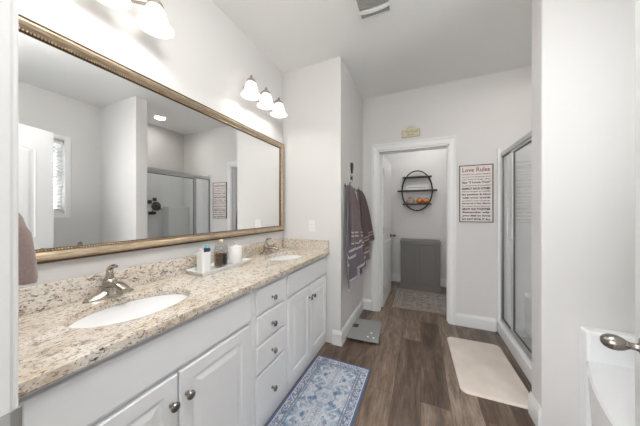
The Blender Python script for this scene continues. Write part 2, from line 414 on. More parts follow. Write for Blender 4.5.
o = door_leaf('door_2', 0.735, 2.015, (OX0 + .006, YF + .125, 0), math.radians(-1.5), hx_=.039)
tag(o, 'white panelled closet door swung open inside the far doorway', 'door')
# strike plate with curved lip on the left jamb
sp = BM(); loft(sp, [[Vector((x, y, z)) for z in (.90, .965)] + [Vector((x - .0018, y, z)) for z in (.965, .90)] for x, y in ((DX0 + .0018, .06), (DX0 + .0018, YD), (DX0 - .001, YD + .0085), (DX0 - .0035, YD + .0125))])
tag(link('strike_plate', sp, 'alum'), 'grey metal strike plate on the door jamb at the lower left corner', 'strike plate')

# ------------------------------------------------------------------ window over the tub
win = struct('window_1', (lambda b: (box(b, XR - .018, XR, WY0 - .058, WY0, WZ0 - .058, WZ1 + .058), box(b, XR - .018, XR, WY1, WY1 + .058, WZ0 - .058, WZ1 + .058), box(b, XR - .018, XR, WY0, WY1, WZ1, WZ1 + .058), box(b, XR - .018, XR, WY0, WY1, WZ0 - .058, WZ0), b)[-1])(BM()), 'trim', bevel=.004)
b = BM(); box(b, XR + .08, XR + .12, WY0, WY0 + .04, WZ0, WZ1); box(b, XR + .08, XR + .12, WY1 - .04, WY1, WZ0, WZ1)
box(b, XR + .08, XR + .12, WY0 + .04, WY1 - .04, WZ1 - .04, WZ1); box(b, XR + .08, XR + .12, WY0 + .04, WY1 - .04, WZ0, WZ0 + .04); box(b, XR + .09, XR + .115, WY0 + .04, WY1 - .04, 1.69, 1.725)
link('window_frame', b, 'plastic', win)
link('window_pane', box(BM(), XR + .1, XR + .104, WY0 + .04, WY1 - .04, WZ0 + .04, WZ1 - .04), 'pane', win)
bl = thing('window_blind', 'white horizontal slat blind hanging in the window seen in the mirror', 'blind', (XR + .045, (WY0 + WY1) / 2, WZ0))
hw = (WY1 - WY0) / 2 - .006; hz = WZ1 - WZ0
link('headrail', box(BM(), -.025, .025, -hw, hw, hz - .05, hz - .002), 'blind', bl, bevel=.003)
b = BM()
nz = 19
for i in range(nz):
    z = .045 + (hz - .115) * i / (nz - 1)
    box(b, -.024, .024, -hw, hw, -.0012, .0012, Matrix.Translation((0, 0, z)) @ Matrix.Rotation(math.radians(22), 4, 'Y'))
for y in (-hw * .6, hw * .6): box(b, -.026, -.0245, y - .004, y + .004, .02, hz - .05)
link('slats', b, 'blind', bl)
link('bottom_rail', box(BM(), -.022, .022, -hw, hw, .004, .02), 'blind', bl, bevel=.003)

# ------------------------------------------------------------------ vanity cabinets
CF = -0.827   # front plane of doors
def knob_bm(x, y, z):
    b = BM(); lathe(b, [(.0085, 0), (.0085, .003), (.0055, .006), (.005, .014), (.0085, .019), (.0155, .022), (.0165, .026), (.0135, .031), (.006, .0335)], 20, mtx=Matrix.Translation((x, y, z)) @ Matrix.Rotation(PI / 2, 4, 'Y')); return b
def cabinet(label, y0, y1, fronts, drawers=False):
    cx, cy = XW, (y0 + y1) / 2
    t = thing('vanity_cabinet', label, 'cabinet', (XW, cy, 0), 0)
    L = lambda x: x - XW
    bb = BM(); box(bb, .003, L(CF - .020), y0 - cy, y1 - cy, .065, .857)
    link('body', bb, 'cab', t)
    link('toe_kick', box(BM(), .003, L(CF - .020), y0 - cy, y1 - cy, 0, .065), 'cab', t)
    for kind, a0, a1, b0, b1, kn in fronts:
        bm_ = nest(BM(), a0 - cy, a1 - cy, b0, b1, RAISED if kind == 'door' else SLAB, FX(L(CF), 0, 0))
        f = link(kind, bm_, 'cab', t)
        if kn: link('knob', knob_bm(L(CF), kn[0] - cy, kn[1]), 'knob', f, smooth=True)
    return t
cabinet('white double-door sink cabinet nearest the left edge of the photo', YD + .004, 0.998, [
    ('false_front', .205, .972, .684, .832, None),
    ('door', .205, .572, .085, .664, (.545, .567)), ('door', .578, .962, .085, .664, (.606, .567))])
cabinet('white four-drawer cabinet between the two sink cabinets', 1.0, 1.333, [
    ('drawer', 1.026, 1.31, .694, .828, (1.163, .750)), ('drawer', 1.026, 1.31, .525, .672, (1.163, .592)),
    ('drawer', 1.026, 1.31, .358, .505, (1.163, .428)), ('drawer', 1.026, 1.31, .085, .338, (1.163, .20))])
cabinet('white double-door sink cabinet at the far end beside the towel wall', 1.335, YE - .004, [
    ('false_front', 1.357, 2.04, .684, .832, None),
    ('door', 1.357, 1.695, .085, .664, (1.668, .572)), ('door', 1.701, 2.04, .085, .664, (1.730, .572))])

# countertop with two oval holes
ct = thing('countertop', 'cream speckled granite countertop running over the white vanity cabinets', 'countertop', (XW, 1.09, .857))
SINKS = [(-1.064, .562), (-1.064, 1.695)]; SA, SB = .205, .152
b = BM()
def loop(pts): 
    v = [b.verts.new(p) for p in pts]; return v, [b.edges.new((v[i], v[(i + 1) % len(v)])) for i in range(len(v))]
cx0, cx1, cy0, cy1 = .002, -0.806 - XW, YD + .002 - 1.09, YE - .002 - 1.09
def loops_at(z):
    out = [loop([(cx0, cy0, z), (cx1, cy0, z), (cx1, cy1, z), (cx0, cy1, z)])]
    for sx_, sy_ in SINKS: out.append(loop([(sx_ - XW + SB * math.cos(2 * PI * i / 56), sy_ - 1.09 + SA * math.sin(2 * PI * i / 56), z) for i in range(56)]))
    return out
top, bot = loops_at(.033), loops_at(.0)
for L_ in (top, bot): bmesh.ops.triangle_fill(b, use_beauty=True, edges=[e for _, es in L_ for e in es])
for (tv, _), (bv, _) in zip(top, bot):
    for i in range(len(tv)):
        j = (i + 1) % len(tv); b.faces.new((tv[i], tv[j], bv[j], bv[i]))
link('slab', b, 'granite', ct, bevel=.004)
link('backsplash', box(BM(), .002, .022, cy0, cy1, .033, .133), 'granite', ct, bevel=.002)
link('side_splash', box(BM(), .022, cx1 - .004, cy1 - .02, cy1, .033, .133), 'granite', ct, bevel=.002)

def sink(label, x, y):
    t = thing('sink', label, 'sink', (x, y, .70))
    prof = [(1.0, .1565), (1.0, .150), (.985, .135), (.95, .10), (.86, .055), (.66, .022), (.40, .010), (.12, .006)]
    outer = [(.14, -.006), (.42, -.002), (.70, .010), (.92, .045), (1.02, .10), (1.06, .150), (1.06, .1565)]
    b = BM(); rr = [[(SB * r * math.cos(2 * PI * i / 56), SA * r * math.sin(2 * PI * i / 56), z) for i in range(56)] for r, z in outer + prof]
    loft(b, rr); link('bowl', b, 'ceramic', t, smooth=True)
    b = BM(); lathe(b, [(.022, .0055), (.022, .0085), (.016, .0085), (.014, .006), (.012, .0105), (.002, .012)], 20); link('drain', b, 'chrome', t, smooth=True)
    b = BM(); lathe(b, [(.009, 0), (.009, .004), (.005, .004), (.004, .001)], 14, mtx=Matrix.Translation((-SB * .945, 0, .105)) @ Matrix.Rotation(math.radians(75), 4, 'Y')); link('overflow', b, 'chrome', t)
    return t
sink('white oval undermount sink in the countertop nearest the left edge', *SINKS[0])
sink('white oval undermount sink at the far end of the countertop', *SINKS[1])

def faucet():
    t = thing('faucet', 'brushed nickel single-lever faucet behind the nearer oval sink', 'faucet', (-1.268, SINKS[0][1], .8905))
    b = BM(); rings = []
    for i in range(25):                       # winged deck plate tapering to its two ends
        s = -1 + 2 * i / 24; y = .092 * s; a = max(0.003, .029 * math.sqrt(max(0, 1 - abs(s) ** 2.6))); h = .008 + .040 * (1 - abs(s)) ** 1.3
        if i in (0, 24): h = .003
        rings.append([(a * math.cos(k * PI / 8), y, h * math.sin(k * PI / 8)) for k in range(9)] )
    loft(b, rings); link('base_plate', b, 'nickel', t, smooth=True)
    b = BM(); lathe(b, [(.030, .012), (.029, .035), (.0265, .055), (.026, .068), (.022, .078), (.012, .084), (.003, .086)], 24); link('body', b, 'nickel', t, smooth=True)
    b = BM(); rings = []
    for i in range(15):                       # flat broad spout reaching over the bowl
        f = i / 14; x = .008 + .118 * f; z = .052 + .012 * math.sin(f * PI * .8) - .014 * f * f; wy = .027 - .010 * f; hz_ = .017 - .008 * f
        rings.append([(x, wy * math.cos(k * PI / 8), z + hz_ * math.sin(k * PI / 8)) for k in range(16)])
    loft(b, rings); s = link('spout', b, 'nickel', t, smooth=True)
    b = BM(); lathe(b, [(.0095, .028), (.0095, .046)], 16, c=(.116, 0, 0)); link('aerator', b, 'chrome', s, smooth=True)
    b = BM(); tube(b, [(0, 0, .082), (-.002, 0, .10), (-.001, 0, .118), (.008, 0, .130), (.03, 0, .137), (.052, 0, .137)], [.012, .011, .010, .0095, .0085, .0055], 14)
    for v in b.verts: v.co.y *= 1.25
    link('lever_handle', b, 'nickel', t, smooth=True)
    b = BM(); tube(b, [(-.03, 0, .0), (-.03, 0, .055)], .003, 8); lathe(b, [(.003, .055), (.006, .06), (.006, .066), (.002, .07)], 12, c=(-.03, 0, 0)); link('lift_rod', b, 'nickel', t, smooth=True)
    return t
f1 = faucet()
dup(f1, (-1.268, SINKS[1][1], .8905), 'brushed nickel single-lever faucet behind the far oval sink')

# ------------------------------------------------------------------ wall mirror
MY0, MY1, MZ0, MZ1 = .165, 2.052, 1.070, 1.972
mr = thing('wall_mirror', 'long gold framed rectangular mirror above the granite backsplash', 'mirror', (XW, (MY0 + MY1) / 2, MZ0))
cy_ = (MY0 + MY1) / 2; a0, a1, bz1 = MY0 - cy_, MY1 - cy_, MZ1 - MZ0
def fr_ring(o, d): return [Vector((d, a0 + o, o)), Vector((d, a1 - o, o)), Vector((d, a1 - o, bz1 - o)), Vector((d, a0 + o, bz1 - o))]
b = BM(); loft(b, [fr_ring(0, .002), fr_ring(0, .024), fr_ring(.004, .028), fr_ring(.009, .027)], False, False); link('outer_edge', b, 'bronze', mr)
b = BM(); loft(b, [fr_ring(.009, .026), fr_ring(.012, .031), fr_ring(.020, .032), fr_ring(.032, .027), fr_ring(.040, .020), fr_ring(.043, .018)], False, False); link('frame', b, 'gold', mr)
b = BM(); loft(b, [fr_ring(.043, .014), fr_ring(.0435, .019), fr_ring(.0525, .015), fr_ring(.0545, .011), fr_ring(.0545, .005)], False, False); link('inner_edge', b, 'bronze', mr)
b = BM()
def beads(p, q):
    n = int((q - p).length / .009)
    for i in range(n + 1):
        c = p + (q - p) * (i / n); lathe(b, [(.001, -.0038), (.0038, -.0015), (.0038, .0015), (.001, .0038)], 6, c=tuple(c), mtx=Matrix.Rotation(PI / 2, 4, 'Y'))
rg = fr_ring(.0475, .0185)
for i in range(4): beads(rg[i], rg[(i + 1) % 4])
link('beading', b, 'gold', mr)
link('mirror_glass', box(BM(), .002, .008, a0 + .053, a1 - .053, .053, bz1 - .053), 'mirror', mr)

# ------------------------------------------------------------------ vanity lights
def vanity_light():
    t = thing('vanity_light', 'three-shade wall light above the mirror at the top left corner', 'light', (XW, .52, 2.213))
    b = BM(); prism(b, rrect(.24, .07, .03), 0, .014, FX(0, 0, .075)); prism(b, rrect(.22, .05, .022), .014, .024, FX(0, 0, .075)); link('back_plate', b, 'nickel', t, bevel=.003)
    for dy in (-.188, 0, .188):
        b = BM(); tube(b, [(.02, dy * .5, .075), (.06, dy * .7, .07), (.095, dy * .93, .078), (.12, dy, .09), (.138, dy, .098), (.145, dy, .085)], .0065, 10); link('arm', b, 'nickel', t, smooth=True)
        b = BM(); lathe(b, [(.034, .055), (.034, .066), (.030, .076), (.020, .085), (.011, .09), (.008, .10), (.011, .106), (.006, .114), (.001, .117)], 20, c=(.145, dy, 0)); link('socket_cap', b, 'nickel', t, smooth=True)
        b = BM(); prof = [(.030, .056), (.037, .046), (.044, .028), (.050, .006), (.057, -.014), (.067, -.031), (.077, -.041), (.078, -.044)]
        inn = [(r - .003, z) for r, z in prof[::-1]]; inn[0] = (.0755, -.043)
        rings = [[(.145 + r * math.cos(2 * PI * i / 32), dy + r * math.sin(2 * PI * i / 32), z) for i in range(32)] for r, z in prof + inn]
        loft(b, rings, False, False); s = link('shade', b, 'shade', t, smooth=True)
        b = BM(); lathe(b, [(.012, .054), (.013, .040), (.020, .028), (.027, .010), (.028, -.004), (.024, -.019), (.013, -.028), (.002, -.031)], 20, c=(.145, dy, 0)); link('bulb', b, 'bulb', s, smooth=True)
    return t
v1 = vanity_light()
dup(v1, (XW, 1.590, 2.20), 'three-shade wall light above the far end of the mirror')

# ------------------------------------------------------------------ ceiling vent and downlight
vt = thing('ceiling_vent', 'white ceiling exhaust vent with two grey slots at the top of the photo', 'vent', (-0.298, 1.625, H))
b = BM(); 
for o_, d_ in ((0, 0),): pass
box(b, -.128, .112, -.135, .113, -.010, -.001); link('housing', b, 'plastic', vt, bevel=.003)
b = BM(); box(b, -.128, -.109, -.135, .113, -.022, -.010); box(b, .096, .112, -.135, .113, -.022, -.010); box(b, -.109, .096, .106, .113, -.018, -.010); box(b, -.109, .096, -.135, -.122, -.022, -.010)
rings = []
for i in range(13):
    s = -1 + i / 6; x = -.0065 + .1025 * s; z = -.020 - .012 * (1 - s * s); rings.append([(x, y, zz) for y, zz in ((.022, z + .004), (.052, z + .004), (.052, z), (.022, z))])
loft(b, rings); link('grille_frame', b, 'plastic', vt)
b = BM()
for y in [-.115 + .012 * i for i in range(18)]:
    if .02 < y + .003 < .056: continue
    box(b, -.109, .096, y, y + .007, -.015, -.0105)
link('grille_slats', b, 'vent_dark', vt)
dl = thing('downlight', 'round lit recessed ceiling light over the shower seen in the mirror', 'light', (1.09, 2.29, H))
b = BM(); lathe(b, [(.085, -.001), (.085, -.006), (.070, -.009), (.066, -.004), (.066, -.001)], 32, cap0=False, cap1=False); link('trim_ring', b, 'plastic', dl, smooth=True)
b = BM(); lathe(b, [(.066, -.001), (.066, -.004), (.03, -.006), (.002, -.0065)], 32); link('lens', b, 'can', dl, smooth=True)
def dome(label, x, y, strength, drop=0.0):
    t = thing('fill_ceiling_light', label, 'light', (x, y, H))
    b = BM(); lathe(b, [(.16, -.001), (.16, -.02), (.15, -.024)], 32); link('light_base', b, 'plastic', t, smooth=True)
    b = BM(); lathe(b, [(r, z - drop) for r, z in ((.05, -.024), (.13, -.04), (.185, -.07), (.19, -.10), (.16, -.135), (.10, -.157), (.05, -.166), (.003, -.17))], 32); link('diffuser', b, emit('fill dome diffuser', (1, .995, .985), strength), t, smooth=True)
    if drop: b = BM(); lathe(b, [(.012, -.024), (.012, -.03 - drop)], 16); link('stem', b, 'nickel', t, smooth=True)
dome('added unseen round fill light inside the closet above the far doorway', 0.1, 3.75, 4.3)  # out-of-view lamp added to brighten the closet
dome('added unseen round fill light above the open floor just in front of the camera', -0.12, 0.34, 10.5, 0.16)  # added lamp, hidden from camera and mirror, fills the room with light

# ------------------------------------------------------------------ tray and the things on it
TX, TY = -1.222, 1.150
tr = thing('tray', 'white rectangular ceramic tray on the granite between the sinks', 'tray', (TX, TY, .8902), math.radians(0))
b = BM(); rings = []
for (w_, h_, z) in ((.130, .400, 0), (.150, .424, .022), (.154, .428, .026), (.150, .424, .027), (.142, .416, .025), (.128, .400, .010)):
    rings.append([(x, y, z) for x, y in rrect(w_, h_, .014)])
loft(b, rings); link('dish', b, 'ceramic', tr, smooth=True)
tz = .9004
b = BM(); rings = []
for (s, z) in ((.062, 0), (.066, .004), (.067, .10), (.067, .119), (.064, .121), (.060, .119), (.058, .02), (.04, .016)):
    rings.append([(x, y, z) for x, y in rrect(s, s, .018)])
loft(b, rings)
tag(link('tumbler', b, 'ceramic', loc=(TX - .005, 1.012, tz), smooth=True), 'white ceramic tumbler holding tubes at the near end of the white tray', 'tumbler')
tp = thing('toothpaste_tube', 'navy and teal tube standing upright in the white tumbler', 'tube', (TX + .008, 1.020, tz + .0165))
b = BM(); rings = []
for f in range(9):
    z = .003 + .110 * f / 8; k = f / 8; rings.append([((.013 + .002 * k) * math.cos(q * PI / 8), (.016 + .003 * k) * math.sin(q * PI / 8), z) for q in range(16)])
loft(b, rings); link('tube_body', b, 'navy', tp, smooth=True)
tp.rotation_euler = (0, math.radians(3), 0)
for nm, prof, mt_ in (('cap', [(.014, .129), (.0145, .145), (.013, .150)], 'teal'), ('collar', [(.019, .1135), (.020, .118), (.014, .129)], 'navy')):
    b = BM(); lathe(b, prof, 16); link(nm, b, mt_, tp, smooth=True)
b = BM(); rings = []
for z, rx, ry in ((0, .012, .012), (.04, .012, .011), (.09, .012, .009), (.122, .012, .004), (.126, .012, .002)): rings.append([(rx * math.cos(q * PI / 8), ry * math.sin(q * PI / 8), z) for q in range(16)])
loft(b, rings); tag(link('toothpaste_tube', b, 'plastic', loc=(TX - .006, .993, tz + .0165), smooth=True), 'plain white tube standing left of the navy one in the white tumbler', 'tube')
jr = thing('glass_jar', 'clear glass jar with a cream knobbed lid on the white tray', 'jar', (TX + .005, 1.137, tz))
b = BM(); prof = [(.040, 0), (.044, .004), (.045, .06), (.045, .115), (.042, .128), (.038, .134)]
rings = [[(r * math.cos(2 * PI * i / 32), r * math.sin(2 * PI * i / 32), z) for i in range(32)] for r, z in prof + [(r - .003, max(z, .004)) for r, z in prof[::-1]]]
loft(b, rings); link('body', b, 'jar', jr, smooth=True)
b = BM(); lathe(b, [(.040, .1345), (.041, .139), (.034, .147), (.018, .153), (.008, .156)], 28); ld = link('lid', b, 'jar', jr, smooth=True)
b = BM(); lathe(b, [(.006, .155), (.012, .162), (.0145, .171), (.012, .18), (.004, .184)], 18); link('lid_knob', b, 'cream', ld, smooth=True)
b = BM(); b2 = BM(); rnd = random.Random(3)
def pile(bm_, n, zt, off):
    for i in range(n):
        a = rnd.uniform(0, 2 * PI); r = .016 * math.sqrt(rnd.random()); z = rnd.uniform(.016, zt)
        mt = Matrix.Translation((1.5 * r * math.cos(a), off + .55 * r * math.sin(a), z)) @ Matrix.Rotation(rnd.uniform(0, PI), 4, 'Z') @ Matrix.Rotation(rnd.uniform(.2, 1.4), 4, 'X')
        tube(bm_, [mt @ Vector((.0085 * math.cos(q * PI / 4), .0085 * math.sin(q * PI / 4), 0)) for q in range(8)], .002, 5, closed=True)
pile(b, 120, .088, -.0185); pile(b2, 120, .08, .0185)
tag(link('hair_ties', b, 'brown', loc=(TX + .005, 1.137, tz)), 'brown hair ties heaped inside the clear glass jar', 'hair ties', kind='stuff')
tag(link('hair_ties', b2, 'black', loc=(TX + .005, 1.137, tz)), 'black hair ties mixed in among the brown ones in the glass jar', 'hair ties', kind='stuff')
wj = thing('lidded_jar', 'short white lidded jar at the far end of the white tray', 'jar', (TX + .0, 1.272, tz))
b = BM(); lathe(b, [(.040, 0), (.044, .005), (.045, .06), (.044, .100), (.042, .104)], 32); link('body', b, 'ceramic', wj, smooth=True)
b = BM(); lathe(b, [(.0445, .1045), (.046, .109), (.044, .116), (.030, .122), (.012, .126), (.006, .129), (.009, .136), (.007, .143), (.001, .144)], 32); link('lid', b, 'ceramic', wj, smooth=True)

# ------------------------------------------------------------------ outlet plate
ot = thing('wall_outlet', 'white outlet plate on the end wall above the granite side splash', 'outlet', (-0.992, YE, 1.122))
b = BM(); nest(b, -.036, .036, -.059, .059, [(0, .001), (.004, .005)], FY(0, 0, 0), back=0); link('cover_plate', b, 'plastic', ot)
b = BM(); nest(b, -.017, .017, -.034, .034, [(0, .0055), (.001, .0075)], FY(0, 0, 0), back=.004); sk = link('socket', b, 'plastic', ot)
for z in (.016, -.016):
    for x in (-.006, .006):
        b = BM(); box(b, x - .001, x + .001, -.0081, -.0074, z - .004, z + .004); link('slot', b, 'dgrey', sk)

# ------------------------------------------------------------------ towels
def sheet(name, parent, m, top, wt, bot, wb, z1l, z1r, amp, nf, ph, thick=.009, nu=44, nv=40, gather=.5, sag=0.0):
    # top=(x,y,z) gather point; bot=(x,y) centre line of the hem; lengths differ left/right
    b = BM(); uv = b.loops.layers.uv.new('UVMap'); V = []
    for j in range(nv + 1):
        t_ = j / nv; row = []
        for i in range(nu + 1):
            s = i / nu; e = t_ ** gather
            w_ = wt + (wb - wt) * e
            y = top[1] + (bot[1] - top[1]) * e + (s - .5) * w_
            x = top[0] + (bot[0] - top[0]) * e + amp * (0.35 + .65 * e) * math.sin(nf * PI * s + ph + .5 * math.sin(3 * t_)) + (s - .5) * sag * e
            zb = z1l + (z1r - z1l) * s
            z = top[2] + (zb - top[2]) * t_ - (.02 * abs(s - .5) * (1 - t_))
            row.append(b.verts.new((x, y, z)))
        V.append(row)
    for j in range(nv):
        for i in range(nu):
            f = b.faces.new((V[j][i], V[j][i + 1], V[j + 1][i + 1], V[j + 1][i]))
            for lp_, (ii, jj) in zip(f.loops, ((i, j), (i + 1, j), (i + 1, j + 1), (i, j + 1))): lp_[uv].uv = (ii / nu, jj / nv)
    return link(name, b, m, parent, smooth=True, solid=thick)
def hook(label, y, z):
    t = thing('towel_hook', label, 'hook', (XS, y, z))
    b = BM(); lathe(b, [(.022, .0005), (.022, .006), (.016, .009), (.008, .012)], 20, mtx=Matrix.Rotation(PI / 2, 4, 'Y')); link('wall_rosette', b, 'nickel', t, smooth=True)
    b = BM(); tube(b, [(.008, 0, 0), (.025, 0, -.004), (.042, 0, .0), (.05, 0, .014), (.05, 0, .026)], [.006, .006, .006, .006, .009], 10); link('prong', b, 'nickel', t, smooth=True)
    return t
hook('nickel wall hook holding the nearer towel below the small white plaque', 2.205, 1.530)
hook('nickel wall hook holding the farther towel next to the doorway casing', 2.56, 1.520)
t1 = thing('bath_towel', 'mauve towel with pale stripes and blue grey underside on the nearer hook', 'towel', (XS, 2.205, 1.53))
R_ = lambda x, y, z=0: (x - XS, y - 2.205, z - 1.53)
def sh1(*a, **k): return sheet(*a, **k)
sheet('front_fold', t1, 'towel_mauve', (.048, .0, .002), .045, (.105, .075), .29, .955 - 1.53, .935 - 1.53, .020, 5, .4, sag=.05)
sheet('back_fold', t1, 'towel_blue', (.030, .0, -.006), .045, (.095, .05), .34, .50 - 1.53, .74 - 1.53, .022, 4.6, 1.2, sag=.09)
t2 = thing('bath_towel', 'brown mauve towel on the farther hook next to the doorway casing', 'towel', (XS, 2.56, 1.52))
sheet('front_fold', t2, 'towel_brown', (.048, .0, .002), .05, (.145, .085), .30, .80 - 1.52, .955 - 1.52, .018, 5, .9, sag=.08)
sheet('back_fold', t2, 'towel_mauve', (.030, .0, -.006), .05, (.11, .04), .26, .56 - 1.52, .72 - 1.52, .014, 5, .2, sag=.05)
# pink fleece by the near door, on a ring
trg = thing('towel_ring', 'nickel towel ring behind the door jamb at the left edge', 'towel ring', (-0.985, YD, 1.42))
b = BM(); lathe(b, [(.024, .0005), (.024, .006), (.010, .012), (.009, .05)], 18, mtx=Matrix.Rotation(-PI / 2, 4, 'X')); link('wall_rosette', b, 'nickel', trg, smooth=True)
b = BM(); tube(b, [(.075 * math.sin(q * PI / 16), .055, -.075 + .075 * math.cos(q * PI / 16)) for q in range(32)], .0045, 8, closed=True); link('ring', b, 'nickel', trg, smooth=True)
b = BM(); uv = b.loops.layers.uv.new('UVMap'); rings = []
rows = [(1.285, .035, .016), (1.275, .05, .024), (1.25, .058, .040), (1.225, .062, .046), (1.21, .066, .054), (1.18, .068, .058), (1.13, .070, .061), (1.09, .070, .063), (1.076, .068, .060), (1.074, .05, .04)]
for z, ax, ay in rows:
    rings.append([(ax * math.cos(k * PI / 16) * (1 + .05 * math.sin(5 * k * PI / 16 + z * 20)), ay * math.sin(k * PI / 16) * (1 + .06 * math.sin(4 * k * PI / 16 + 9 * z)) - .006, z - 1.275 + .006 * math.sin(3 * k * PI / 16)) for k in range(32)])
loft(b, rings)
tag(link('hand_towel', b, 'towel_pink', loc=(-0.985, YD + .082, 1.275), smooth=True), 'fluffy dusty pink towel hanging just right of the left door jamb', 'towel')

# small plaque above the hooks
pq = thing('wall_plaque', 'small pale plaque with a dark drop and letter above the towel hooks', 'plaque', (XS, 2.405, 1.56))
b = BM(); nest(b, -.10, .10, 0, .262, [(0, .003), (.002, .005)], FX(0, 0, 0), back=0.0005); link('plate', b, mat('pale grey plaque', srgb(222, 220, 216), .6), pq)
drop = [(.0, .075)] + [(.030 * math.sin(PI * (.12 + .88 * i / 9)) , .205 - .03 * math.cos(PI * (i / 9)) + (.03 if i > 4 else 0) - .06 * (1 - i / 9) ** 2) for i in range(10)]
drop = [(.004, .118), (.016, .150), (.028, .190), (.030, .215), (.022, .234), (0, .240), (-.022, .234), (-.030, .215), (-.028, .190), (-.016, .150), (-.004, .118)]
b = BM(); prism(b, [(x * 1.35, z) for x, z in drop], .005, .018, FX(0, 0.015, 0)); link('drop_emblem', b, 'darkwood', pq)
b = text_bm('M', .085, .062, .0058, FX(0, .02, .043), 0, .03); link('lettering', b, 'ink', pq)
b = BM(); prism(b, [(-.055, .012), (.03, .016), (.03, .024), (-.055, .022)], .005, .008, FX(0, 0, 0)); link('footer_mark', b, 'greyink', pq)

# ------------------------------------------------------------------ bathroom scale
sc_ = thing('bathroom_scale', 'grey glass bathroom scale on the planks beside the baseboard', 'scale', (-0.548, 2.408, 0), math.radians(4))
for x in (-.12, .12):
    for y in (-.16, .16):
        b = BM(); lathe(b, [(.018, 0), (.018, .010)], 14, c=(x, y, 0)); link('foot', b, 'black', sc_)
b = BM(); prism(b, rrect(.31, .41, .02), .010, .022); link('base', b, 'black', sc_)
m = mat('grey green glass', srgb(150, 151, 149), 0.2); M['scale'] = m
b = BM(); prism(b, rrect(.335, .435, .018), .022, .030); link('glass_platform', b, 'scale', sc_, bevel=.002)
b = BM(); prism(b, rrect(.06, .075, .004), .0301, .0308, Matrix.Translation((-.095, .045, 0))); link('display', b, 'lcd', sc_)
b = BM()
b.free()
for x, y in ((.085, -.06), (.06, -.14), (.115, -.145)):
    b = BM(); prism(b, rrect(.018, .024, .007), .0301, .0306, Matrix.Translation((x, y, 0))); link('emblem', b, 'dusk', sc_)

# ------------------------------------------------------------------ rugs and mat
rm = rug_mat('faded blue rug', .235, .58, srgb(68, 92, 132), srgb(84, 110, 148), srgb(128, 126, 132), srgb(146, 166, 186), srgb(76, 106, 144), srgb(206, 207, 211), .062)
b = BM(); prism(b, rrect(.47, 1.16, .006), .0005, .008)
o = link('bath_rug', b, rm, loc=(-.602, 1.265, 0)); o.rotation_euler = (0, 0, math.radians(-.6)); tag(o, 'faded blue oriental rug with patterned border in front of the vanity', 'rug')
m = mat('cream memory foam mat', srgb(218, 206, 192), 0.95); t = NT(m); v = t.coords()
t.base(t.ramp(t.noise(v, 6, 4), [(.3, srgb(222, 209, 196)), (.7, srgb(234, 225, 216))])); t.bump(t.noise(v, 300, 2), .4, .002); M['mat'] = m
b = BM(); rings = []
for sc__, z in ((0, .0005), (0, .008), (-.004, .013), (-.014, .016)): rings.append([(x, y, z) for x, y in rrect(.435 + 2 * sc__, .77 + 2 * sc__, .05)])
loft(b, rings); o = link('bath_mat', b, 'mat', loc=(.468, 2.262, 0), smooth=True); o.rotation_euler = (0, 0, math.radians(1.5)); tag(o, 'plain cream bath mat on the planks outside the shower', 'bath mat')
rm2 = rug_mat('taupe rug', .475, .40, srgb(138, 128, 122), srgb(112, 102, 98), srgb(170, 160, 152), srgb(142, 128, 118), srgb(112, 104, 104), srgb(172, 162, 154), .05)
cr = thing('closet_rug', 'faded taupe patterned rug with a fringe in front of the grey cabinet', 'rug', (.165, 3.59, 0))
b = BM(); prism(b, rrect(.95, .80, .004), .0005, .007); link('pile', b, rm2, cr)
b = BM()
for i in range(54):
    y = -.395 + .79 * i / 53; tube(b, [(-.475, y, .003), (-.495, y + random.uniform(-.004, .004), .003), (-.515, y + random.uniform(-.008, .008), .0025)], .002, 5)
link('fringe', b, mat('pale fringe', srgb(176, 166, 158), .95), cr)

# ------------------------------------------------------------------ far wall signs
SX0, SX1, SZ0, SZ1 = .394, .706, 1.153, 1.777
ls = thing('wall_sign', 'tall framed sign of printed love rules right of the far doorway', 'sign', ((SX0 + SX1) / 2, YF, SZ0))
w_, h_ = SX1 - SX0, SZ1 - SZ0
b = BM(); box(b, -w_ / 2 + .006, w_ / 2 - .006, -.012, -.001, .006, h_ - .006); link('board', b, 'board', ls)
b = BM(); r_ = lambda o, d: [Vector((-w_ / 2 + o, -d, o)), Vector((w_ / 2 - o, -d, o)), Vector((w_ / 2 - o, -d, h_ - o)), Vector((-w_ / 2 + o, -d, h_ - o))]
loft(b, [r_(0, .001), r_(0, .018), r_(.009, .018), r_(.009, .011)], False, False); link('frame', b, mat('grey brown sign frame', srgb(112, 104, 100), .6), ls)
LINES = [('Listen to your heart', .017, 0), ('be honest & generous', .014, 0), ('take time to laugh often', .014, 0), ('Say "I Love You"', .027, 0), ('be forgiving & grateful', .015, 0), ('RESPECT EACH OTHER', .023, 0),
         ('Never forget to cuddle', .017, .2), ('Be patient & kind', .022, 0), ('with your words', .023, 0), ('comfort one another', .013, 0), ('Serve up a last dance', .020, 0), ('be a best friend forever', .012, 0),
         ('GROW OLD TOGETHER', .025, 0), ('Remember why', .024, .3), ('you fell in love', .024, .2), ('DO NOT SPOIL IT ALL', .022, 0)]
z = h_ - .075
b = text_bm('Love Rules', w_ - .06, .046, .0128, FY(0, 0, z), 0, .015); link('title_lettering', b, 'red', ls)
z -= .006; tot = sum(l[1] for l in LINES); gap = (z - .022 - tot) / len(LINES); bb = BM()
for s, hh, shr in LINES:
    z -= gap + hh; merge(bb, text_bm(s, w_ - .052, hh, .0128, FY(0, 0, z), shr, .02 if hh < .02 else .045))
link('lettering', bb, 'ink', ls)

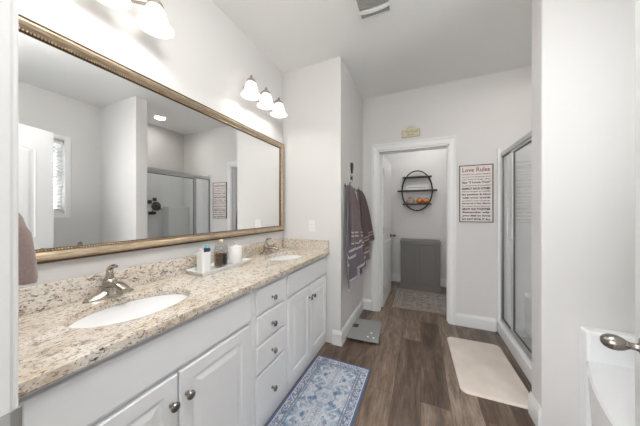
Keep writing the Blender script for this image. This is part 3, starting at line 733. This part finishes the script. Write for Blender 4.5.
PX, PZ = -.107, 2.165
ps = thing('door_sign', 'small cream scalloped sign on the wall above the far doorway', 'sign', (PX, YF, PZ))
def plq(sx, sz, o=0):
    p = [(-.103 + o, o), (.103 - o, o), (.103 - o, .085 - o)]
    p += [(.085, .092 - o), (.06, .088 - o)]
    for i in range(9):
        a = i * PI / 8; p.append((.055 * math.cos(a), .088 + (.04 - o) * math.sin(a)))
    p += [(-.06, .088 - o), (-.085, .092 - o), (-.103 + o, .085 - o)]
    return p
b = BM(); prism(b, plq(1, 1), .001, .012, FY(0, 0, 0)); link('board', b, mat('olive cream sign edge', srgb(186, 178, 146), .6), ps)
b = BM(); prism(b, plq(1, 1, .009), .012, .0135, FY(0, 0, 0)); link('face', b, mat('cream sign face', srgb(208, 200, 170), .6), ps)
bb = text_bm('The Throne', .135, .026, .0142, FY(.008, 0, .052)); merge(bb, text_bm('Room', .075, .022, .0142, FY(0, 0, .020))); link('lettering', bb, mat('brown lettering', srgb(104, 90, 52), .6), ps)

# ------------------------------------------------------------------ closet: grey cabinet and round shelf
gc = thing('closet_cabinet', 'grey two-door cabinet standing against the closet wall', 'cabinet', (-.012, 4.04, 0))
M['greycab'] = painted('grey cabinet paint', srgb(122, 118, 114), .5)
b = BM(); box(b, -.295, .295, .02, .335, .09, .735); link('body', b, 'greycab', gc)
b = BM(); box(b, -.302, .302, -.005, .340, 0, .09); link('plinth', b, 'greycab', gc, bevel=.003)
b = BM(); nest(b, -.302, .302, .735, .793, [(0, -.004), (.004, 0)], FY(0, -.005, 0), back=-.345); link('top', b, 'greycab', gc)
for x0_, x1_, kx in ((-.293, -.002, -.03), (.002, .293, .03)):
    b = BM(); nest(b, x0_, x1_, .095, .728, SHAKER, FY(0, 0, 0), back=-.02); d_ = link('door', b, 'greycab', gc)

rs = thing('round_shelf', 'black oval metal shelf with three planks on the closet wall', 'shelf', (-.060, YC, 1.635))
b = BM(); tube(b, [(.243 * math.cos(2 * PI * i / 64), -.055, .345 * math.sin(2 * PI * i / 64)) for i in range(64)], .011, 10, closed=True)
link('ring', b, 'bmetal', rs, smooth=True)
for hw_, z in ((.232, .235), (.318, 0), (.232, -.235)):
    b = BM(); box(b, -hw_, hw_, -.11, -.003, z - .011, z + .011); link('plank', b, 'darkwood', rs, bevel=.002)
wb = thing('block_sign', 'white rectangular block sign on the middle plank of the oval shelf', 'sign', (-.055, YC - .055, 1.6465))
b = BM(); box(b, -.165, .165, -.018, .018, 0, .088); link('block', b, 'whiteblock', wb, bevel=.003)
b = BM(); box(b, -.14, .14, -.0186, -.0181, .038, .048); link('printed_line', b, 'greyink', wb)
# bottom plank: pale bundle and orange ornaments
def pumpkin(label, x, r, y=-.055):
    t = thing('pumpkin_ornament', label, 'ornament', (x, YC + y, 1.4116))
    b = BM(); rings = []
    for i in range(11):
        a = -PI / 2 + PI * i / 10; rings.append([(r * (max(.04, math.cos(a))) * (1 + .09 * abs(math.sin(4 * k * PI / 20))) * math.cos(2 * PI * k / 40), r * max(.04, math.cos(a)) * (1 + .09 * abs(math.sin(4 * k * PI / 20))) * math.sin(2 * PI * k / 40), r * .82 * (1 + math.sin(a))) for k in range(40)])
    loft(b, rings); link('body', b, 'orange', t, smooth=True)
    b = BM(); tube(b, [(0, 0, r * 1.58), (.003, 0, r * 1.8), (.012, 0, r * 2.0)], [.008, .006, .005], 8); link('stem', b, 'darkwood', t, smooth=True)
    return t
pumpkin('orange rounded ornament left of the other on the lowest shelf plank', -.018, .054)
pumpkin('orange rounded ornament at the right end of the lowest shelf plank', .090, .050)
bd = thing('cloth_bundle', 'pale pinkish brown bundle at the left of the lowest shelf plank', 'bundle', (-.165, YC - .055, 1.4116))
b = BM(); lathe(b, [(.045, 0), (.056, .02), (.054, .06), (.040, .082), (.022, .09), (.030, .105), (.034, .112), (.02, .114)], 24, sx=1.25, sy=.8)
for i, v in enumerate(b.verts): v.co += Vector((.003 * math.sin(i * 1.7), .003 * math.cos(i * 2.3), 0))
link('body', b, 'pinkish', bd, smooth=True)
b = BM(); tube(b, [(.029 * math.cos(q * PI / 8) , .019 * math.sin(q * PI / 8), .091) for q in range(16)], .004, 6, closed=True); link('tie', b, 'darkwood', bd)

# ------------------------------------------------------------------ shower
XG = .785
su = thing('shower_surround', 'white molded shower wall panels with a corner ledge behind the glass', 'shower surround', (1.1, 2.38, 0))
L = lambda x0, x1, y0, y1, z0, z1, bm_: box(bm_, x0 - 1.1, x1 - 1.1, y0 - 2.38, y1 - 2.38, z0, z1)
b = BM(); L(XR - .025, XR - .001, YP1 + .001, YF - .001, .061, 1.93, b); L(.82, XR - .025, YF - .025, YF - .001, .061, 1.93, b); L(.82, XR - .025, YP1 + .001, YP1 + .025, .061, 1.93, b); link('wall_panels', b, 'acrylic', su, bevel=.006)
b = BM(); L(.742, .768, YF - .02, YF - .001, .1255, 1.93, b); link('front_flange', b, 'acrylic', su, bevel=.004)
b = BM(); L(1.30, XR - .025, 2.56, YF - .025, .45, 1.36, b); link('ledge', b, 'acrylic', su, bevel=.015)
b = BM(); L(.95, XR - .025, 2.66, YF - .025, .061, .45, b); link('seat', b, 'acrylic', su, bevel=.02)
sp_ = thing('shower_pan', 'white shower base with a raised curb along the planks', 'shower pan', (1.1, 2.38, 0))
b = BM(); L(.738, .818, YP1 + .001, YF - .001, 0, .125, b); link('curb', b, 'acrylic', sp_, bevel=.012)
b = BM(); L(.818, XR - .001, YP1 + .001, YF - .001, 0, .06, b); link('basin', b, 'acrylic', sp_)
en = thing('shower_enclosure', 'silver framed glass shower door and side panel on the white curb', 'shower door', (XG, 2.38, .125))
ya, yb, yp, zt = YP1 + .002 - 2.38, YF - .002 - 2.38, 2.665 - 2.38, 1.885 - .125
def fr(name, y0, y1, z0, z1, x0=-.012, x1=.012, m_='alum', par=en): return link(name, box(BM(), x0, x1, y0, y1, z0, z1), m_, par, bevel=.003)
fr('header', ya, yb, zt - .045, zt, -.015, .015); fr('bottom_track', ya, yb, .0005, .028, -.016, .016)
fr('wall_jamb', yb - .022, yb, .028, zt - .045); fr('wall_jamb', ya, ya + .022, .028, zt - .045); fr('post', yp - .002, yp + .018, .028, zt - .045)
pn = link('glass_panel', box(BM(), -.003, .003, yp + .018, yb - .022, .028, zt - .045), 'glass', en)
gd = link('glass_door', box(BM(), -.003, .003, ya + .044, yp - .024, .048, zt - .068), 'glass', en)
fr('door_stile', yp - .026, yp - .006, .032, zt - .05, -.012, .012, par=gd); fr('door_stile', ya + .026, ya + .046, .032, zt - .05, -.012, .012, par=gd)
fr('door_rail', ya + .046, yp - .026, zt - .07, zt - .05, -.012, .012, par=gd); fr('door_rail', ya + .046, yp - .026, .032, .05, -.012, .012, par=gd)
for y0_, y1_ in ((yp + .018, yp + .023), (yb - .027, yb - .022)): fr('gasket', y0_, y1_, .03, zt - .047, -.006, .006, 'dgrey', pn)
fr('gasket', yp + .026, yb - .030, zt - .055, zt - .047, -.006, .006, 'dgrey', pn); fr('gasket', yp + .026, yb - .030, .03, .037, -.006, .006, 'dgrey', pn)
fr('gasket', yp - .030, yp - .026, .05, zt - .07, -.007, .007, 'dgrey', gd); fr('gasket', ya + .046, yp - .033, zt - .078, zt - .07, -.007, .007, 'dgrey', gd); fr('gasket', ya + .046, yp - .033, .05, .058, -.007, .007, 'dgrey', gd)
b = BM(); tube(b, [(-.012, yp - .016, .88), (-.045, yp - .016, .885), (-.045, yp - .016, 1.035), (-.012, yp - .016, 1.04)], .006, 8); link('handle', b, 'alum', gd, smooth=True)
# dark fittings on the inside shower wall (seen in the mirror)
XI = XR - .0255
def disc_item(name, label, cat, y, z, prof, m_, rect=None):
    t = thing(name, label, cat, (XI, y, z)); b = BM()
    if rect: prism(b, rrect(*rect), .0005, .03, FXN(0, 0, 0))
    else: lathe(b, prof, 24, mtx=Matrix.Rotation(-PI / 2, 4, 'Y'))
    return t, link('body', b, m_, t, smooth=not rect, bevel=.003 if rect else 0)
t_, _ = disc_item('shower_valve', 'large round dark grey disc on the shower wall seen in the mirror', 'valve', 2.455, 1.36, [(.076, .0005), (.076, .01), (.056, .016), (.03, .02), (.028, .05), (.004, .052)], 'dgrey')
b = BM(); tube(b, [(-.05, 0, 0), (-.055, .03, -.03), (-.055, .06, -.055)], .008, 8); link('valve_lever', b, 'black', t_, smooth=True)
disc_item('suction_hook', 'small black square holder at upper left on the mirrored shower wall', 'hook', 2.345, 1.43, None, 'black', (.055, .06, .01))
disc_item('suction_hook', 'small black square holder directly above the round grey disc in the shower', 'hook', 2.425, 1.475, None, 'black', (.05, .055, .01))
t_, _ = disc_item('soap_holder', 'black oval holder lowest on the mirrored shower wall', 'holder', 2.385, 1.245, None, 'black', (.11, .05, .024))
b = BM(); tube(b, [(-.02, 0, .024), (-.02, 0, .05)], .007, 8); link('stem', b, 'black', t_)

# ------------------------------------------------------------------ tub
tb = thing('bathtub', 'white bow-fronted bathtub with raised wall flange at the lower right', 'bathtub', (1.1, .895, 0))
zr, zf, ye0, ye1 = .497, .648, YD + .013, YP0 - .001
ymid, half = (ye0 + ye1) / 2, (ye1 - ye0) / 2
def bowx(y, b0=.205): return .825 - b0 * (1 - min(1, abs(y - ymid) / half) ** 2)
N = 40; ys = [ye0 + .03 + (ye1 - ye0 - .06) * i / N for i in range(N + 1)]
def outline(inset, z, yi):
    p = []
    for i in range(N + 1):
        y = ye0 + yi + (ye1 - ye0 - 2 * yi) * i / N; p.append((bowx(y) + inset - 1.1, y - .895, z))
    xr = XR - .002 - (inset if inset > 0 else 0)
    for i in range(N + 1):
        y = ye1 - yi - (ye1 - ye0 - 2 * yi) * i / N; p.append((xr - 1.1, y - .895, z))
    return p
def oval(a, bb_, z, n=2 * N + 2):
    cxm = (.72 + XR - .06) / 2 - 1.1; cym = ymid - .895; p = []
    for i in range(n):
        q = -PI / 2 - PI * 0 + 2 * PI * (i / n); p.append((cxm - a * math.cos(q + 0) , cym + bb_ * math.sin(q), z))
    return p
b = BM()
rings = [outline(.03, 0, .002), outline(.012, .30, .002), outline(.003, zr - .03, .002), outline(0, zr - .012, .002), outline(.008, zr, .006)]
rings += [oval(.30, .66, zr - .001), oval(.285, .64, zr - .02), oval(.26, .60, zr - .2), oval(.22, .54, zr - .36), oval(.12, .40, zr - .385)]
loft(b, rings); link('shell', b, 'acrylic', tb, smooth=True)
def fl(x0, x1, y0, y1): return box(BM(), x0 - 1.1, x1 - 1.1, y0 - .895, y1 - .895, 0, zf)
link('wall_flange', fl(.791, XR - .001, ye1 - .078, ye1), 'acrylic', tb, bevel=.012)
link('wall_flange', fl(.791, XR - .001, ye0, ye0 + .028), 'acrylic', tb, bevel=.012)
link('wall_flange', fl(XR - .03, XR - .001, ye0 + .028, ye1 - .028), 'acrylic', tb, bevel=.008)
tf = thing('tub_faucet', 'nickel tub filler on the corner ledge of the tub seen low in the mirror', 'faucet', (1.40, 1.50, zr + .001))
b = BM(); lathe(b, [(.026, 0), (.026, .008), (.016, .014)], 18); link('base', b, 'nickel', tf, smooth=True)
b = BM(); tube(b, [(0, 0, .01), (0, 0, .30), (-.015, -.01, .35), (-.05, -.03, .375), (-.09, -.06, .37), (-.11, -.075, .345)], .012, 12); link('spout', b, 'nickel', tf, smooth=True)
